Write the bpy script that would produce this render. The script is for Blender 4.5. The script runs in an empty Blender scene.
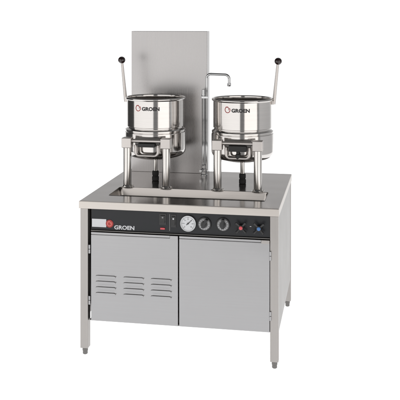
import bpy, bmesh, math, random
from mathutils import Vector, Matrix
random.seed(4)
R = math.radians
S = bpy.context.scene
COL = S.collection

# ------------------------------------------------------------------ camera
YAW = 0.1791
cam_d = bpy.data.cameras.new('camera')
cam = bpy.data.objects.new('camera', cam_d); COL.objects.link(cam)
cam.location = (1.3182, -3.8783, 1.6593)
cam.rotation_euler = (R(90), 0, YAW)
cam_d.sensor_fit = 'HORIZONTAL'; cam_d.sensor_width = 36
cam_d.lens = 36 * 809.55 / 400
cam_d.shift_y = -176.75 / 400          # shift lens: verticals stay upright
cam_d.clip_start = 0.05; cam_d.clip_end = 200
S.camera = cam

# ------------------------------------------------------------------ studio surroundings
S.view_settings.view_transform = 'Standard'; S.view_settings.look = 'None'
S.view_settings.exposure = 0; S.view_settings.gamma = 1
w = bpy.data.worlds.new('World'); S.world = w; w.use_nodes = True
nt = w.node_tree; N = nt.nodes; L = nt.links; N.clear()


def wn(t, **k):
    n = N.new(t)
    for a, b in k.items(): setattr(n, a, b)
    return n


tc = wn('ShaderNodeTexCoord')


def wdot(v):
    n = wn('ShaderNodeVectorMath', operation='DOT_PRODUCT')
    L.new(tc.outputs['Generated'], n.inputs[0]); n.inputs[1].default_value = v
    return n.outputs['Value']


def wmath(op, a, b=None):
    n = wn('ShaderNodeMath', operation=op)
    for i, q in enumerate((a, b)):
        if q is None: continue
        if isinstance(q, (int, float)): n.inputs[i].default_value = q
        else: L.new(q, n.inputs[i])
    return n.outputs[0]


# azimuth round the set: 0 = towards the photographer, +-180 = the white background
az = wmath('ARCTAN2', wdot((math.cos(YAW), math.sin(YAW), 0)), wdot((math.sin(YAW), -math.cos(YAW), 0)))
az01 = wmath('ADD', wmath('DIVIDE', az, 2 * math.pi), 0.5)
ramp = wn('ShaderNodeValToRGB'); L.new(az01, ramp.inputs[0])
er = ramp.color_ramp


def stops(er, lst):
    while len(er.elements) > 1: er.elements.remove(er.elements[-1])
    er.elements[0].position = lst[0][0]
    er.elements[0].color = (lst[0][1],) * 3 + (1,)
    for p, v in lst[1:]:
        e = er.elements.new(p); e.color = (v, v, v, 1)


A = lambda d: d / 360 + 0.5
stops(er, [(A(-180), 1), (A(-147), 1), (A(-141), .05), (A(-100), .06), (A(-60), .16), (A(0), .22), (A(60), .24),
           (A(68), .60), (A(128), .52), (A(140), .6), (A(150), 1), (1.0, 1)])
el = wdot((0, 0, 1))
erm = wn('ShaderNodeValToRGB'); L.new(wmath('ADD', wmath('MULTIPLY', el, 0.5), 0.5), erm.inputs[0])
stops(erm.color_ramp, [(0, 1), (.52, 1), (.56, .55), (.7, .35), (1, .3)])
lvl = wmath('MULTIPLY', ramp.outputs[0], erm.outputs[0])
bg = wn('ShaderNodeBackground'); wo = wn('ShaderNodeOutputWorld')
mixc = wn('ShaderNodeVectorMath', operation='SCALE'); mixc.inputs[0].default_value = (1, 1, 1)
L.new(wmath('MULTIPLY', lvl, 1.15), mixc.inputs['Scale'])
L.new(mixc.outputs[0], bg.inputs[0]); bg.inputs[1].default_value = 1
L.new(bg.outputs[0], wo.inputs[0])

AIM = Vector((.5, .5, 1.1))


def softbox(name, azd, dist, z, wx, hz, power, col, aim=AIM):
    a = R(azd)
    back = Vector((math.sin(YAW), -math.cos(YAW), 0)); right = Vector((math.cos(YAW), math.sin(YAW), 0))
    p = AIM + (back * math.cos(a) + right * math.sin(a)) * dist; p.z = z
    d = bpy.data.lights.new(name, 'AREA'); d.shape = 'RECTANGLE'; d.size = wx; d.size_y = hz
    d.energy = power; d.color = col
    o = bpy.data.objects.new(name, d); COL.objects.link(o); o.location = p
    t = aim.copy(); t.z = z - (z - aim.z) * .25
    o.rotation_euler = (t - p).to_track_quat('-Z', 'Y').to_euler()
    return o


softbox('softbox_lamp', -50, 3.0, 1.45, 5.3, 2.7, 56, (1, .985, .97))
softbox('softbox_lamp', 33, 3.0, 1.45, 2.7, 2.7, 34, (1, .965, .93))
# added fill lamp below the translucent floor, whitens it and washes out contact shadows
d = bpy.data.lights.new('underfloor_fill', 'AREA'); d.shape = 'RECTANGLE'; d.size = 7.2; d.size_y = 11.2
d.energy = 445; d.color = (1, 1, 1)
o = bpy.data.objects.new('underfloor_fill', d); COL.objects.link(o); o.location = (.5, 2.2, -.25); o.rotation_euler = (R(180), 0, 0)


# ------------------------------------------------------------------ materials
def mat(name, col, rough, metal=0.0, brush=None, brush_amt=.05, bump=0.0, spots=.0, spec=.5, coat=0, wave=.003):
    m = bpy.data.materials.new(name); m.use_nodes = True
    t = m.node_tree; b = t.nodes['Principled BSDF']
    b.inputs['Base Color'].default_value = (*col, 1); b.inputs['Roughness'].default_value = rough
    b.inputs['Metallic'].default_value = metal; b.inputs['Specular IOR Level'].default_value = spec
    b.inputs['Coat Weight'].default_value = coat
    n = t.nodes.new; tcn = n('ShaderNodeTexCoord')
    src = None
    if brush:
        mp = n('ShaderNodeMapping'); mp.inputs['Scale'].default_value = brush
        t.links.new(tcn.outputs['Object'], mp.inputs[0])
        no = n('ShaderNodeTexNoise'); no.inputs['Scale'].default_value = 1; no.inputs['Detail'].default_value = 4
        t.links.new(mp.outputs[0], no.inputs['Vector'])
        src = no.outputs[0]
        big = n('ShaderNodeTexNoise'); big.inputs['Scale'].default_value = 5; big.inputs['Detail'].default_value = 5
        t.links.new(tcn.outputs['Object'], big.inputs['Vector'])
        ma = n('ShaderNodeMath'); ma.operation = 'MULTIPLY_ADD'; ma.inputs[1].default_value = brush_amt * 2
        ma.inputs[2].default_value = rough - brush_amt
        t.links.new(src, ma.inputs[0])
        mb = n('ShaderNodeMath'); mb.operation = 'MULTIPLY_ADD'; mb.inputs[1].default_value = spots * 2
        t.links.new(big.outputs[0], mb.inputs[0])
        ms = n('ShaderNodeMath'); ms.operation = 'SUBTRACT'; ms.inputs[1].default_value = spots
        t.links.new(ma.outputs[0], ms.inputs[0]); t.links.new(ms.outputs[0], mb.inputs[2])
        t.links.new(mb.outputs[0], b.inputs['Roughness'])
        mx = n('ShaderNodeMix'); mx.data_type = 'RGBA'
        mx.inputs[6].default_value = (*[c * .87 for c in col], 1); mx.inputs[7].default_value = (*[min(1, c * 1.13) for c in col], 1)
        cm = n('ShaderNodeMix'); cm.inputs[0].default_value = .55
        t.links.new(src, cm.inputs[2]); t.links.new(big.outputs[0], cm.inputs[3]); t.links.new(cm.outputs[0], mx.inputs[0]); t.links.new(mx.outputs[2], b.inputs['Base Color'])
        if bump:
            wv = n('ShaderNodeTexNoise'); wv.inputs['Scale'].default_value = 3.2; wv.inputs['Detail'].default_value = 1
            t.links.new(tcn.outputs['Object'], wv.inputs['Vector'])
            b0 = n('ShaderNodeBump'); b0.inputs['Strength'].default_value = 1; b0.inputs['Distance'].default_value = wave
            t.links.new(wv.outputs[0], b0.inputs['Height'])
            bp = n('ShaderNodeBump'); bp.inputs['Strength'].default_value = bump; bp.inputs['Distance'].default_value = .001
            t.links.new(b0.outputs[0], bp.inputs['Normal']); t.links.new(src, bp.inputs['Height']); t.links.new(bp.outputs[0], b.inputs['Normal'])
    else:
        no = n('ShaderNodeTexNoise'); no.inputs['Scale'].default_value = 60; no.inputs['Detail'].default_value = 3
        t.links.new(tcn.outputs['Object'], no.inputs['Vector'])
        ma = n('ShaderNodeMath'); ma.operation = 'MULTIPLY_ADD'; ma.inputs[1].default_value = .12
        ma.inputs[2].default_value = max(0, rough - .06)
        t.links.new(no.outputs[0], ma.inputs[0]); t.links.new(ma.outputs[0], b.inputs['Roughness'])
    return m


M = dict(
    mirror=mat('polished_steel', (.60, .58, .565), .12, 1, (3, 3, 200), .03, .03, .02),
    tube=mat('tube_steel', (.60, .58, .56), .15, 1, (90, 90, 3), .03, .03, .02),
    chrome=mat('chrome', (.50, .505, .51), .09, 1),
    block=mat('cast_satin_steel', (.56, .53, .51), .42, 1, (60, 60, 60), .06, .1, .03),
    counter=mat('counter_steel', (.41, .385, .37), .17, 1, (2, 240, 240), .04, .03, .03),
    apron=mat('apron_steel', (.50, .468, .44), .36, 1, (2, 200, 200), .06, .05, .04),
    leg=mat('leg_steel', (.355, .338, .326), .40, 1, (200, 200, 2), .06, .05, .04),
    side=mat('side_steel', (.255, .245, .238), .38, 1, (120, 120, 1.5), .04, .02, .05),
    foot=mat('foot_steel', (.16, .155, .15), .35, 1),
    trough=mat('trough_steel', (.43, .405, .385), .22, 1, (2, 160, 160), .05, .03, .05),
    door=mat('door_steel', (.345, .343, .349), .34, 1, (3, 200, 200), .06, .06, .14, wave=.006),
    splash=mat('panel_steel', (.395, .385, .383), .27, 1, (160, 160, 1.5), .04, .02, .05),
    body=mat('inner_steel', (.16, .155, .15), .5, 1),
    black=mat('black_enamel', (.009, .010, .0125), .36, spec=.35),
    gloss_black=mat('black_plastic', (.010, .010, .011), .28),
    rubber=mat('black_rubber', (.012, .012, .012), .55),
    knob=mat('phenolic_knob', (.016, .007, .007), .12, coat=.4),
    grey=mat('dial_grey', (.20, .20, .205), .35),
    white=mat('white_enamel', (.54, .55, .57), .4),
    ink=mat('black_ink', (.012, .011, .012), .5),
    red=mat('red_enamel', (.30, .016, .014), .35),
    pale_red=mat('pale_red_enamel', (.52, .11, .09), .4),
    redlens=mat('red_plastic', (.50, .06, .075), .25),
    bluelens=mat('blue_plastic', (.05, .15, .36), .25),
)
fm = bpy.data.materials.new('white_acrylic'); fm.use_nodes = True  # floor made translucent so the added lamp below can whiten it
t = fm.node_tree; t.nodes.clear()
di = t.nodes.new('ShaderNodeBsdfDiffuse'); tr = t.nodes.new('ShaderNodeBsdfTranslucent'); mx = t.nodes.new('ShaderNodeMixShader')
ou = t.nodes.new('ShaderNodeOutputMaterial'); di.inputs[0].default_value = (.93, .93, .93, 1); tr.inputs[0].default_value = (.95, .95, .95, 1)
mx.inputs[0].default_value = .6
nz = t.nodes.new('ShaderNodeTexNoise'); nz.inputs['Scale'].default_value = 3
t.links.new(di.outputs[0], mx.inputs[1]); t.links.new(tr.outputs[0], mx.inputs[2]); t.links.new(mx.outputs[0], ou.inputs[0])


# ------------------------------------------------------------------ mesh helpers
def obj(name, bm, m, parent=None, smooth=35, loc=None):
    me = bpy.data.meshes.new(name)
    bmesh.ops.recalc_face_normals(bm, faces=bm.faces[:])
    bm.to_mesh(me); bm.free()
    for p in me.polygons: p.use_smooth = True
    me.set_sharp_from_angle(angle=R(smooth))
    me.materials.append(M[m] if isinstance(m, str) else m)
    ob = bpy.data.objects.new(name, me); COL.objects.link(ob)
    wm = ob.modifiers.new('weighted_normals', 'WEIGHTED_NORMAL'); wm.keep_sharp = True; wm.weight = 80
    if parent: ob.parent = parent
    if loc: ob.location = loc
    return ob


def thing(name, label, cat, loc=(0, 0, 0), group=None):
    e = bpy.data.objects.new(name, None); COL.objects.link(e); e.location = loc; e.empty_display_size = .1
    e['label'] = label; e['category'] = cat
    if group: e['group'] = group
    return e


def box(bm, x0, x1, y0, y1, z0, z1, bev=0.0, seg=2):
    b2 = bmesh.new()
    bmesh.ops.create_cube(b2, size=1)
    for v in b2.verts:
        v.co = Vector((x0 + (v.co.x + .5) * (x1 - x0), y0 + (v.co.y + .5) * (y1 - y0), z0 + (v.co.z + .5) * (z1 - z0)))
    if bev: bmesh.ops.bevel(b2, geom=b2.edges[:], offset=bev, segments=seg, affect='EDGES', profile=.5)
    join(bm, b2); return bm


def join(bm, b2, mtx=None):
    if mtx is not None: bmesh.ops.transform(b2, matrix=mtx, verts=b2.verts[:])
    vm = {v: bm.verts.new(v.co) for v in b2.verts}
    for f in b2.faces:
        try: bm.faces.new([vm[v] for v in f.verts])
        except ValueError: pass
    b2.free(); return bm


def lathe(prof, n=96, cap=True):
    """prof: (radius, z) list, bottom to top or any order; revolve about Z."""
    bm = bmesh.new(); rings = []
    for r, z in prof:
        if r < 1e-6: rings.append([bm.verts.new((0, 0, z))])
        else: rings.append([bm.verts.new((r * math.cos(2 * math.pi * i / n), r * math.sin(2 * math.pi * i / n), z)) for i in range(n)])
    for a, b in zip(rings, rings[1:]):
        for i in range(n):
            j = (i + 1) % n
            if len(a) == 1 and len(b) == 1: continue
            if len(a) == 1: bm.faces.new((a[0], b[j], b[i]))
            elif len(b) == 1: bm.faces.new((a[i], a[j], b[0]))
            else: bm.faces.new((a[i], a[j], b[j], b[i]))
    if cap:
        for rg in (rings[0], rings[-1]):
            if len(rg) > 1: bm.faces.new(rg)
    return bm


def cyl(r, z0, z1, bev=.001, n=48):
    return lathe([(r - bev, z0), (r, z0 + bev), (r, z1 - bev), (r - bev, z1)], n)


def arc_pts(c, r, a0, a1, n):
    return [(c[0] + r * math.cos(a0 + (a1 - a0) * i / n), c[1] + r * math.sin(a0 + (a1 - a0) * i / n)) for i in range(n + 1)]


def tube(pts, r, n=20, flat=1.0):
    """swept round tube through points with parallel-transport frames"""
    bm = bmesh.new(); pts = [Vector(p) for p in pts]; rings = []
    up = None
    for i, p in enumerate(pts):
        if i == 0: tg = pts[1] - p
        elif i == len(pts) - 1: tg = p - pts[i - 1]
        else: tg = (pts[i + 1] - p).normalized() + (p - pts[i - 1]).normalized()
        tg.normalize()
        if up is None:
            up = Vector((0, 1, 0)) if abs(tg.y) < .9 else Vector((1, 0, 0))
        up = (up - tg * up.dot(tg)).normalized(); s = tg.cross(up)
        rr = r[i] if isinstance(r, (list, tuple)) else r
        rings.append([bm.verts.new(p + up * (math.cos(2 * math.pi * k / n) * rr * flat) + s * (math.sin(2 * math.pi * k / n) * rr)) for k in range(n)])
    for a, b in zip(rings, rings[1:]):
        for k in range(n): bm.faces.new((a[k], a[(k + 1) % n], b[(k + 1) % n], b[k]))
    bm.faces.new(rings[0]); bm.faces.new(rings[-1])
    return bm


def prism(poly, y0, y1):
    """polygon in XZ extruded along Y"""
    bm = bmesh.new()
    a = [bm.verts.new((x, y0, z)) for x, z in poly]; b = [bm.verts.new((x, y1, z)) for x, z in poly]
    bm.faces.new(a); bm.faces.new(b[::-1])
    for i in range(len(poly)): bm.faces.new((a[i], b[i], b[(i + 1) % len(poly)], a[(i + 1) % len(poly)]))
    return bm


def text_bm(s, width, height, bold=.012, depth=.0):
    """flat lettering in XZ, lower-left at origin, fitted to width x height"""
    c = bpy.data.curves.new('lettering', 'FONT'); c.body = s; c.size = 1; c.offset = bold; c.resolution_u = 4
    ob = bpy.data.objects.new('lettering', c); COL.objects.link(ob)
    bpy.context.view_layer.update()
    me = bpy.data.meshes.new_from_object(ob)
    bm = bmesh.new(); bm.from_mesh(me)
    bpy.data.objects.remove(ob); bpy.data.curves.remove(c); bpy.data.meshes.remove(me)
    xs = [v.co.x for v in bm.verts]; ys = [v.co.y for v in bm.verts]
    x0, x1, y0, y1 = min(xs), max(xs), min(ys), max(ys)
    for v in bm.verts:
        v.co = Vector(((v.co.x - x0) / (x1 - x0) * width, 0, (v.co.y - y0) / (y1 - y0) * height))
    return bm


def thicken(bm, dy):
    """give flat XZ lettering a thickness towards +Y"""
    r = bmesh.ops.extrude_face_region(bm, geom=bm.faces[:])
    for g in r['geom']:
        if isinstance(g, bmesh.types.BMVert): g.co.y += dy
    return bm


def ring_arc(cx, cz, r0, r1, a0, a1, n=40):
    bm = bmesh.new()
    A_ = [bm.verts.new((cx + r0 * math.cos(a0 + (a1 - a0) * i / n), 0, cz + r0 * math.sin(a0 + (a1 - a0) * i / n))) for i in range(n + 1)]
    B_ = [bm.verts.new((cx + r1 * math.cos(a0 + (a1 - a0) * i / n), 0, cz + r1 * math.sin(a0 + (a1 - a0) * i / n))) for i in range(n + 1)]
    for i in range(n): bm.faces.new((A_[i], B_[i], B_[i + 1], A_[i + 1]))
    return bm


def swirl(cx, cz, r, th):
    """the maker's round swirl: an open ring whose end curls inward"""
    bm = ring_arc(cx, cz, r - th, r, R(75), R(400))
    n = 22
    pa, pb = [], []
    for i in range(n + 1):
        q = i / n
        ang = R(75 - 150 * q); rad = (r - th / 2) * (1.12 - .75 * q)
        wv = th * (.62 - .25 * q)
        pa.append(bm.verts.new((cx + (rad - wv) * math.cos(ang + R(55)), -.00002, cz + (rad - wv) * math.sin(ang + R(55)))))
        pb.append(bm.verts.new((cx + (rad + wv) * math.cos(ang + R(55)), -.00002, cz + (rad + wv) * math.sin(ang + R(55)))))
    for i in range(n): bm.faces.new((pa[i], pb[i], pb[i + 1], pa[i + 1]))
    return bm


def wrap(bm, rad, lift):
    """bend a flat XZ decal (u, v) round a vertical cylinder, front at -Y"""
    bmesh.ops.triangulate(bm, faces=bm.faces[:])
    bmesh.ops.subdivide_edges(bm, edges=[e for e in bm.edges if abs(e.verts[0].co.x - e.verts[1].co.x) > .004], cuts=2)
    for v in bm.verts:
        u, k = v.co.x, v.co.y
        rr = rad + lift - k
        v.co = Vector((rr * math.sin(u / rad), -rr * math.cos(u / rad), v.co.z))
    return bm


def facing(bm, x, y, z):
    """stand a Z-axis lathe so that its axis points to the viewer (-Y) at (x,y,z)"""
    bmesh.ops.transform(bm, matrix=Matrix.Translation((x, y, z)) @ Matrix.Rotation(R(90), 4, 'X'), verts=bm.verts[:])
    return bm


# ------------------------------------------------------------------ the surface it stands on
bm = bmesh.new()
vs = [bm.verts.new(p) for p in ((-2.6, -3.2, 0), (3.6, -3.2, 0), (3.6, 7.2, 0), (-2.6, 7.2, 0))]; bm.faces.new(vs)
fl = obj('floor', bm, fm); fl['kind'] = 'structure'

# ------------------------------------------------------------------ the stand
W, D, H = 1.0, .914, .7709
stand = thing('kettle_stand', 'stainless steel cabinet stand with louvered left door, black control strip and tall back panel', 'cabinet', (0, 0, 0))

# counter: flat polished top with a trough opening and a folded skirt
TX0, TX1, TY0, TY1 = .108, .915, .150, .368
TD = .105
bm = bmesh.new()


def quad(bm, *p): bm.faces.new([bm.verts.new(q) for q in p])


def counter_mesh():
    bm = bmesh.new()
    e = .004
    # rounded rectangle outline of the whole top, then the edge roll-over and the skirt
    def loop(ins, z): return [bm.verts.new(q) for q in ((ins, ins, z), (W - ins, ins, z), (W - ins, D - ins, z), (ins, D - ins, z))]
    out = [loop(e, H), loop(e * .3, H - e * .3), loop(0, H - e), loop(0, .7335), loop(.003, .7335), loop(.003, .765)]
    for a, b in zip(out, out[1:]):
        for i in range(4): bm.faces.new((a[i], a[(i + 1) % 4], b[(i + 1) % 4], b[i]))
    rc = .014; hole = []
    for cx, cy, a0 in ((TX0 + rc, TY0 + rc, 180), (TX1 - rc, TY0 + rc, 270), (TX1 - rc, TY1 - rc, 0), (TX0 + rc, TY1 - rc, 90)):
        hole.append([bm.verts.new((x, y, H)) for x, y in arc_pts((cx, cy), rc, R(a0), R(a0 + 90), 6)])
    o = out[0]
    for k in range(4):
        for i in range(6): bm.faces.new((o[k], hole[k][i + 1], hole[k][i]))
        bm.faces.new((o[k], o[(k + 1) % 4], hole[(k + 1) % 4][0], hole[k][-1]))
    return bm


counter = obj('counter', counter_mesh(), 'counter', stand, smooth=20)
# skirt gets the warmer satin finish
counter.data.materials.append(M['apron'])
for p in counter.data.polygons:
    if abs(p.normal.z) < .9: p.material_index = 1


def trough_mesh():
    bm = bmesh.new(); rc = .014
    def ring(ins, z):
        vs = []
        r2 = rc
        for cx, cy, a0 in ((TX0 + ins + r2, TY0 + ins + r2, 180), (TX1 - ins - r2, TY0 + ins + r2, 270),
                           (TX1 - ins - r2, TY1 - ins - r2, 0), (TX0 + ins + r2, TY1 - ins - r2, 90)):
            vs += [bm.verts.new((x, y, z)) for x, y in arc_pts((cx, cy), r2, R(a0), R(a0 + 90), 6)]
        return vs
    rs = [ring(-.0015, H + .0012), ring(0, H + .0012), ring(.002, H - .002), ring(.002 + (TD - .020) * .23, H - TD + .018), ring(.028, H - TD + .005), ring(.042, H - TD)]
    for a, b in zip(rs, rs[1:]):
        n = len(a)
        for i in range(n): bm.faces.new((a[i], a[(i + 1) % n], b[(i + 1) % n], b[i]))
    bm.faces.new(rs[-1])
    return bm


obj('trough', trough_mesh(), M['trough'], stand, smooth=50)

# cabinet shell: sides, back, floor pan and the recessed inner front frame
bm = bmesh.new()
box(bm, .050, .985, .046, .890, .178, .730)
box(bm, .050, .985, .0235, .889, .1690, .1745)
body = obj('cabinet_body', bm, 'body', stand)
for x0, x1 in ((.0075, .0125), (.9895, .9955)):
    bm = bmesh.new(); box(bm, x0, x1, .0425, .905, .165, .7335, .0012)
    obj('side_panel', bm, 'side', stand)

for x0 in (.0065, .957):
    for y0 in (.0015, .868):
        bm = bmesh.new(); box(bm, x0, x0 + .0405, y0, y0 + .0405, .034, .7333, .0026)
        lg = obj('leg', bm, 'leg', stand)
        fb = lathe([(.010, 0), (.0125, .003), (.0125, .016), (.0140, .018), (.0140, .030), (.0115, .034), (.0115, .045)], 32)
        obj('foot', fb, 'foot', lg, loc=(x0 + .020, y0 + .020, 0))


# doors --------------------------------------------------------------
def louvre(bm, x0, x1, z, h=.0070, dpt=.0058):
    """pressed-out wedge, open along its top edge: flush at the bottom, standing proud at the top"""
    qs = [0, .02, .05, .09, .14, .2, .5, .8, .93, .965, .985, 1]
    n = len(qs) - 1
    top, bot = [], []
    for q in qs:
        x = x0 + (x1 - x0) * q
        k = math.sin(min(1, q / .14, (1 - q) / .06) * math.pi / 2)
        top.append(bm.verts.new((x, -dpt * k - .0002, z + h * (.25 + .75 * k) - h * .25)))
        bot.append(bm.verts.new((x, -.0002, z - .0125)))
    for i in range(n): bm.faces.new((bot[i], bot[i + 1], top[i + 1], top[i]))
    # thin sheet edge and dark slot behind it
    ins = [bm.verts.new((v.co.x, min(v.co.y + .0012, -.0001), v.co.z - .0002)) for v in top]
    for i in range(n): bm.faces.new((top[i], top[i + 1], ins[i + 1], ins[i]))


def make_door(x0, x1, z0, z1, louvers, hinge_x, hz):
    bm = bmesh.new()
    box(bm, x0, x1, 0, .022, z0, z1 - .013, .0014)
    d = obj('door', bm, 'door', stand)
    # finger pull: a folded strip along the top, stepped back behind a shadow line, with a solid tab at its end
    bm = bmesh.new(); box(bm, x0, x1 - .041, .006, .022, z1 - .0128, z1 - .0095, 0)
    box(bm, x0, x1 - .041, .0005, .022, z1 - .0093, z1, .001)
    obj('door_pull', bm, 'door', d)
    bm = bmesh.new(); box(bm, x1 - .040, x1, -.0025, .022, z1 - .0168, z1 + .0005, .0012)
    obj('corner_tab', bm, 'door' if louvers else 'leg', d)
    for z in hz:
        bm = bmesh.new()
        join(bm, cyl(.0052, z - .022, z - .0005, .001, 20), Matrix.Translation((hinge_x, -.001, 0)))
        join(bm, cyl(.0052, z + .0005, z + .022, .001, 20), Matrix.Translation((hinge_x, -.001, 0)))
        box(bm, hinge_x - .003, hinge_x + .003, 0, .012, z - .021, z + .021)
        obj('hinge', bm, 'door', d)
    return d


dl = make_door(.0635, .5065, .1765, .6175, True, .0555, (.533, .278))
dr = make_door(.5125, .9550, .1765, .6175, False, .9590, (.544, .256))
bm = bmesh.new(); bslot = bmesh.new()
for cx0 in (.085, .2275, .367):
    for k in range(4):
        z = .3985 - .0283 * k
        louvre(bm, cx0, cx0 + .105, z)
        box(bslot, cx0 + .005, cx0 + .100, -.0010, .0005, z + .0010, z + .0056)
        join(bslot, prism([(cx0 + .101, z + .0052), (cx0 + .1105, z + .0052), (cx0 + .1025, z - .0060)], -.0013, .0005))  # dark triangle painted in for the shaded right end of the louver
obj('louver', bm, 'door', dl, smooth=60)
obj('vent_slot_and_end_shade', bslot, 'body', dl)

# control strip -------------------------------------------------------
bm = bmesh.new(); box(bm, .0630, .9560, .008, .044, .6285, .7330, .0015)
obj('control_panel', bm, 'black', stand)
bm = bmesh.new(); box(bm, .0630, .9560, -.001, .042, .6238, .6280, .001)
obj('drip_ledge', bm, 'body', stand)
PY = .008
bm = bmesh.new(); box(bm, .0660, .1400, PY - .0016, PY + .001, .6425, .6830, .0006)
obj('blank_label', bm, 'white', stand)
lg = lathe([(0, 0), (.0195, 0), (.0195, .0022), (.0188, .0028), (0, .0028)], 48)
facing(lg, .1575, PY + .0004, .6615)
badge = obj('maker_badge', lg, 'red', stand)
bm = swirl(.1575, .6615, .0132, .0048)
for v in bm.verts: v.co.y += PY - .0026
thicken(bm, .0006)
obj('swirl_mark', bm, 'pale_red', badge)
bm = text_bm('GROEN', .103, .0205, .03)
for v in bm.verts: v.co.x += .1815; v.co.z += .6345; v.co.y += PY - .0008
thicken(bm, .001)
obj('lettering', bm, 'white', stand)


def switch(x, z, w_, h_, dotm, lamp=None):
    bm = bmesh.new(); box(bm, x - w_ / 2, x + w_ / 2, PY - .0030, PY + .001, z - h_ / 2, z + h_ / 2, .0012)
    s = obj('switch', bm, 'gloss_black', stand)
    bm = bmesh.new()
    pr_ = [(PY - .0028, z - h_ * .33), (PY - .0095, z - h_ * .30), (PY - .0060, z), (PY - .0068, z + h_ * .33), (PY - .0028, z + h_ * .36)]
    a = [bm.verts.new((x - w_ * .30, q[0], q[1])) for q in pr_]; b = [bm.verts.new((x + w_ * .30, q[0], q[1])) for q in pr_]
    bm.faces.new(a); bm.faces.new(b[::-1])
    for i in range(5): bm.faces.new((a[i], b[i], b[(i + 1) % 5], a[(i + 1) % 5]))
    obj('rocker', bm, 'gloss_black', s)
    dm = facing(lathe([(.0045, 0), (.0045, .0075), (.0030, .0095), (0, .010)], 24, False), x, PY, z + h_ * .17)
    obj('indicator', dm, dotm, s)
    return s


switch(.4290, .6960, .036, .056, 'grey')
switch(.4830, .6900, .026, .064, 'white')
bm = bmesh.new(); box(bm, .4625, .4645, PY - .002, PY + .001, .640, .722, 0)
obj('divider_strip', bm, 'grey', stand)
bm = bmesh.new(); box(bm, .4165, .4400, PY - .0060, PY + .001, .6450, .6545, .002)
obj('signal_lamp', bm, 'redlens', stand)

# pressure gauge
GX, GZ = .5570, .6815
g = obj('pressure_gauge', facing(lathe([(.0385, -.001), (.0400, .002), (.0400, .009), (.0385, .0115), (.0362, .0115), (.0355, .0085), (0, .0085)], 64, False), GX, PY, GZ), 'chrome', stand)
obj('dial_face', facing(lathe([(.0356, .0088), (0, .0088)], 64, False), GX, PY, GZ), 'white', g)
bm = bmesh.new()
for i in range(31):
    a = R(225 - 270 * i / 30); lo = .0265 if i % 5 == 0 else .0290
    wd = .0008 if i % 5 == 0 else .00045
    b2 = bmesh.new(); box(b2, lo, .0325, -.0003, 0, -wd, wd)
    join(bm, b2, Matrix.Translation((GX, PY - .0089, GZ)) @ Matrix.Rotation(-a, 4, 'Y'))
for i in range(0, 7):
    a = R(225 - 45 * i)
    tb = text_bm(str(i * 10), .0042 if i == 0 else .0072, .0052, 0)
    for v in tb.verts: v.co += Vector((GX + .0215 * math.cos(a) - .0036, PY - .0092, GZ + .0215 * math.sin(a) - .0026))
    join(bm, tb)
obj('dial_marks', bm, 'ink', g)
b2 = prism([(-.011, -.0014), (.006, -.0017), (.024, -.0003), (.024, .0003), (.006, .0017), (-.011, .0014)], -.0018, -.0002)
bm = bmesh.new(); join(bm, b2, Matrix.Translation((GX, PY - .0092, GZ)) @ Matrix.Rotation(R(-42), 4, 'Y'))
join(bm, facing(lathe([(.0036, 0), (.0036, .0028), (0, .003)], 24, False), GX, PY - .0092, GZ))
obj('needle', bm, 'ink', g)


def dial_knob(x, z, turn):
    k = obj('dial_knob', facing(lathe([(.0345, 0), (.0345, .004), (.0330, .006), (.0290, .0065), (0, .0065)], 56, False), x, PY, z), 'gloss_black', stand)
    obj('skirt', facing(lathe([(.0285, .0063), (.0275, .0085), (.0180, .0115), (0, .012)], 56, False), x, PY, z), 'grey', k)
    bm = bmesh.new()
    for i in range(11):
        a = R(turn + 40 + 28 * i)
        b2 = bmesh.new(); box(b2, .0195, .0268, -.0005, .0003, -.0009, .0009)
        join(bm, b2, Matrix.Translation((x, PY - .0108, z)) @ Matrix.Rotation(-a, 4, 'Y'))
    obj('skirt_marks', bm, 'white', k)
    bm = bmesh.new(); b2 = bmesh.new(); box(b2, -.018, .0300, -.026, -.010, -.0070, .0070, .003)
    join(bm, b2, Matrix.Translation((x, PY, z)) @ Matrix.Rotation(-R(turn), 4, 'Y'))
    join(bm, facing(lathe([(.0165, .009), (.0155, .020), (.0135, .0215), (0, .022)], 40, False), x, PY, z))
    obj('grip', bm, 'gloss_black', k)


dial_knob(.6370, .6815, 62)
dial_knob(.7290, .6825, 88)


def valve_handle(x, z, lens, colname, turn):
    h = obj('valve_handle', facing(lathe([(.0145, -.001), (.0145, .010), (.0115, .018), (.0115, .030), (0, .031)], 40, False), x, PY, z), 'gloss_black', stand)
    h['label'] = 'black four-armed tap handle with a %s button' % colname
    bm = bmesh.new()
    for i in range(4):
        a = R(turn + 90 * i)
        e = Vector((math.cos(a), 0, math.sin(a)))
        p0 = Vector((x, PY - .022, z))
        join(bm, tube([p0 + e * .006, p0 + e * .018 + Vector((0, -.002, 0)), p0 + e * .028 + Vector((0, -.004, 0)), p0 + e * .0335 + Vector((0, -.0045, 0)), p0 + e * .0350 + Vector((0, -.0045, 0))],
                      [.0058, .0052, .0062, .0058, .0025], 16))
    obj('arm', bm, 'gloss_black', h)
    obj('index_button', facing(lathe([(.0088, .030), (.0088, .0325), (.0068, .0345), (0, .0352)], 32, False), x, PY, z), lens, h)


valve_handle(.8185, .6765, 'redlens', 'red', 47)
valve_handle(.9050, .6765, 'bluelens', 'blue', 43)
bm = bmesh.new(); box(bm, .8590, .8665, PY - .0014, PY + .001, .6775, .6805, .0004)
obj('pilot_mark', bm, 'white', stand)

# tall back panel
bm = bmesh.new(); box(bm, .047, .5085, .832, .9125, H - .0005, 1.612, .0025)
obj('back_panel', bm, 'splash', stand)

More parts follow.
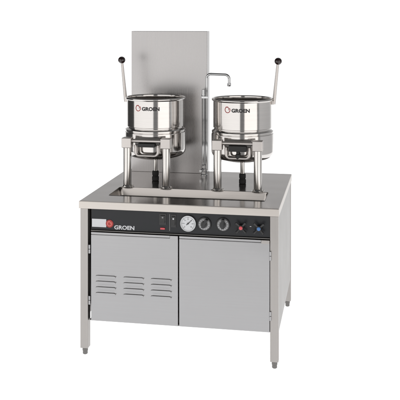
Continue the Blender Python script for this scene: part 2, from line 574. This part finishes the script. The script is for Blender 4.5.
# ------------------------------------------------------------------ faucet
fc = thing('faucet', 'chrome swing-spout faucet rising in front of the tall panel and behind the right kettle', 'faucet', (.497, .79, H))
obj('base_valve', lathe([(.020, .0002), (.020, .004), (.0150, .007), (.0150, .020), (.0175, .023), (.0175, .036), (.0140, .040), (.0140, .058), (.0105, .062)], 40), 'chrome', fc)
bm = tube([(-.012, -.004, .030), (-.014, -.030, .030), (-.014, -.040, .030)], [.010, .010, .0075], 20)
obj('union_nut', bm, 'chrome', fc)
obj('supply_riser', lathe([(.0088, .050), (.0088, .455), (.0110, .458), (.0110, .470), (.0088, .474), (.0088, .498), (.0065, .503)], 36), 'chrome', fc, loc=(-.004, 0, 0))
pts = [(.0155, 0, .028), (.0155, 0, .565)]
pts += [(.0155 + .026 - .026 * math.cos(R(a)), 0, .565 + .026 * math.sin(R(a))) for a in range(10, 91, 10)]
pts += [(.124, 0, .5885)]
pts += [(.124 + .025 * math.sin(R(a)), 0, .5635 + .025 * math.cos(R(a))) for a in range(10, 91, 10)]
pts += [(.149, 0, .540)]
obj('spout', tube(pts, .0075, 24), 'chrome', fc)
obj('aerator', lathe([(.0080, .020), (.0108, .018), (.0108, .004), (.0095, .0)], 32), 'chrome', fc, loc=(.149, 0, .521))
bm = bmesh.new(); box(bm, -.015, .026, -.011, .011, .448, .462, .002)
obj('pipe_clip', bm, 'chrome', fc)

# ------------------------------------------------------------------ kettles
KY = .580
PYK = .375 - KY          # posts, in kettle coordinates
RU = .1615


def make_kettle(x, side, label):
    k = thing('steam_kettle', label, 'kettle', (x, KY, H), 'kettles on the counter')
    z = lambda a: a - H
    # open vessel: outer wall, rolled rim, inner wall and round inner bottom
    prof = [(RU - .004, z(1.0820)), (RU, z(1.0850)), (RU, z(1.2300))]
    prof += [(RU + .0015 + .0075 * math.cos(R(a)), z(1.2390) + .0075 * math.sin(R(a))) for a in range(-60, 190, 25)]
    prof += [(RU - .006, z(1.225)), (RU - .006, z(1.06)), (RU - .020, z(.98)), (RU - .060, z(.93)), (0, z(.915))]
    ves = obj('vessel', lathe(prof, 128, False), 'mirror', k, 40)
    # steam jacket below the seam
    jp = [(RU - .005, z(1.0845)), (RU - .0045, z(1.0760)), (RU + .003, z(1.0700)), (RU + .0085, z(1.0660)), (RU + .0085, z(1.0590)), (RU + .006, z(1.0570)),
          (RU + .006, z(1.0540)), (RU + .0095, z(1.0510)), (RU + .0105, z(1.0420))]
    jp += [(RU + .0105, z(.9560))]
    jp += [(RU + .0105 - .042 + .042 * math.cos(R(a)), z(.9560) - .042 * math.sin(R(a))) for a in range(10, 71, 10)]
    jp += [(.110, z(.9060)), (.070, z(.8975)), (.030, z(.8945)), (0, z(.894))]
    obj('jacket', lathe(jp, 128, False), 'mirror', k, 28)
    # mark and lettering on the front of the vessel
    bm = wrap(swirl(-.0640, z(1.1935), .0175, .0042), RU, .0004)
    obj('swirl_mark', bm, 'red', ves)
    tb = text_bm('GROEN', .100, .0215, .05)
    for v in tb.verts: v.co.x += -.0400; v.co.z += z(1.1800)
    obj('lettering', wrap(tb, RU, .0004), 'ink', ves)
    # front posts with their bearing blocks and floor flanges
    for sx in (-1, 1):
        px = sx * .1075
        p = obj('post', cyl(.0215, .004, z(.990), .001, 48), 'tube', k, loc=(px, PYK, 0))
        fp = lathe([(.0360, .0004), (.0360, .0030), (.0345, .0040), (.0275, .0046), (.0240, .0120), (.0216, .0150)], 48, False)
        for a in (35, 145, 215, 325):
            join(fp, lathe([(.0042, .0040), (.0042, .0075), (.0025, .0085), (0, .0087)], 6, False), Matrix.Translation((.0305 * math.cos(R(a)), .0305 * math.sin(R(a)), 0)))
        obj('flange', fp, 'tube', p)
        bm = bmesh.new(); box(bm, -.0265, .0265, -.0265, .0265, z(.986), z(1.0400), .0035, 3)
        obj('bearing_block', bm, 'block', p)
    # tilt bar between the blocks and the yoke that carries the kettle
    bm = tube([(-.081, PYK, z(1.0225)), (.081, PYK, z(1.0225))], .0105, 28)
    obj('tilt_bar', bm, 'block', k)
    bm = bmesh.new()
    box(bm, -.068, .068, PYK + .0105, PYK + .040, z(.9985), z(1.0375), .004)
    obj('mount_plate', bm, 'body', k)
    bm = bmesh.new(); box(bm, -.048, .048, PYK - .016, PYK + .030, z(.9800) if side > 0 else z(.9900), z(1.0105), .004)
    hs = obj('gear_housing', bm, 'rubber', k)
    if side > 0: obj('gear_shaft', lathe([(.0105, z(.940)), (.0125, z(.944)), (.0125, z(.962)), (.0080, z(.966)), (.0080, z(.9825))], 28), 'rubber', hs, loc=(0, PYK + .006, 0))
    # light U-shaped yoke wrapping below the housing
    pts = [(-.062, PYK + .004, z(1.000)), (-.062, PYK + .004, z(.962))]
    pts += [(-.062 + .020 - .020 * math.cos(R(a)), PYK + .004, z(.962) - .020 * math.sin(R(a))) for a in (20, 45, 70, 90)]
    pts += [(-q[0], q[1], q[2]) for q in reversed(pts)]
    obj('yoke', tube(pts, .0085, 16), 'block', k)
    # drain pipe down to the counter
    dp = obj('drain_pipe', lathe([(.0125, .002), (.0125, z(.900))], 32), 'tube', k)
    obj('coupling', lathe([(.0150, .0004), (.0195, .002), (.0195, .022), (.0165, .025), (.0165, .030), (.0185, .033), (.0185, .052), (.0145, .056)], 32), 'rubber', dp)
    # tilting lever with a ball knob, on the outer side of the rim
    sx = side
    x0, x1 = sx * (RU + .0085), sx * (RU + .034)
    base = obj('lever_bracket', box(bmesh.new(), min(sx * (RU - .001), x0 + sx * .006), max(sx * (RU - .001), x0 + sx * .006), -.014, .014, z(1.2120), z(1.2340), .003), 'block', k)
    lv = obj('lever', tube([(x0 + sx * .003, 0, z(1.214)), (x0 + sx * .005, 0, z(1.230)), (x1, 0, z(1.437))], [.0095, .0095, .0072], 20, .75), 'block', k)
    b2 = bmesh.new(); bmesh.ops.create_uvsphere(b2, u_segments=40, v_segments=24, radius=.0205)
    for v in b2.verts: v.co.z *= .97
    bm = bmesh.new(); join(bm, b2, Matrix.Translation((x1 + sx * .002, 0, z(1.450))))
    obj('knob', bm, 'knob', lv)
    return k


make_kettle(.2555, -1, 'open polished steel kettle with its lever on the left, before the tall panel')
make_kettle(.7505, 1, 'open polished steel kettle with its lever on the right, under the spout')

S.render.engine = 'CYCLES'
S.cycles.max_bounces = 10; S.cycles.glossy_bounces = 8; S.cycles.caustics_reflective = False; S.cycles.caustics_refractive = False
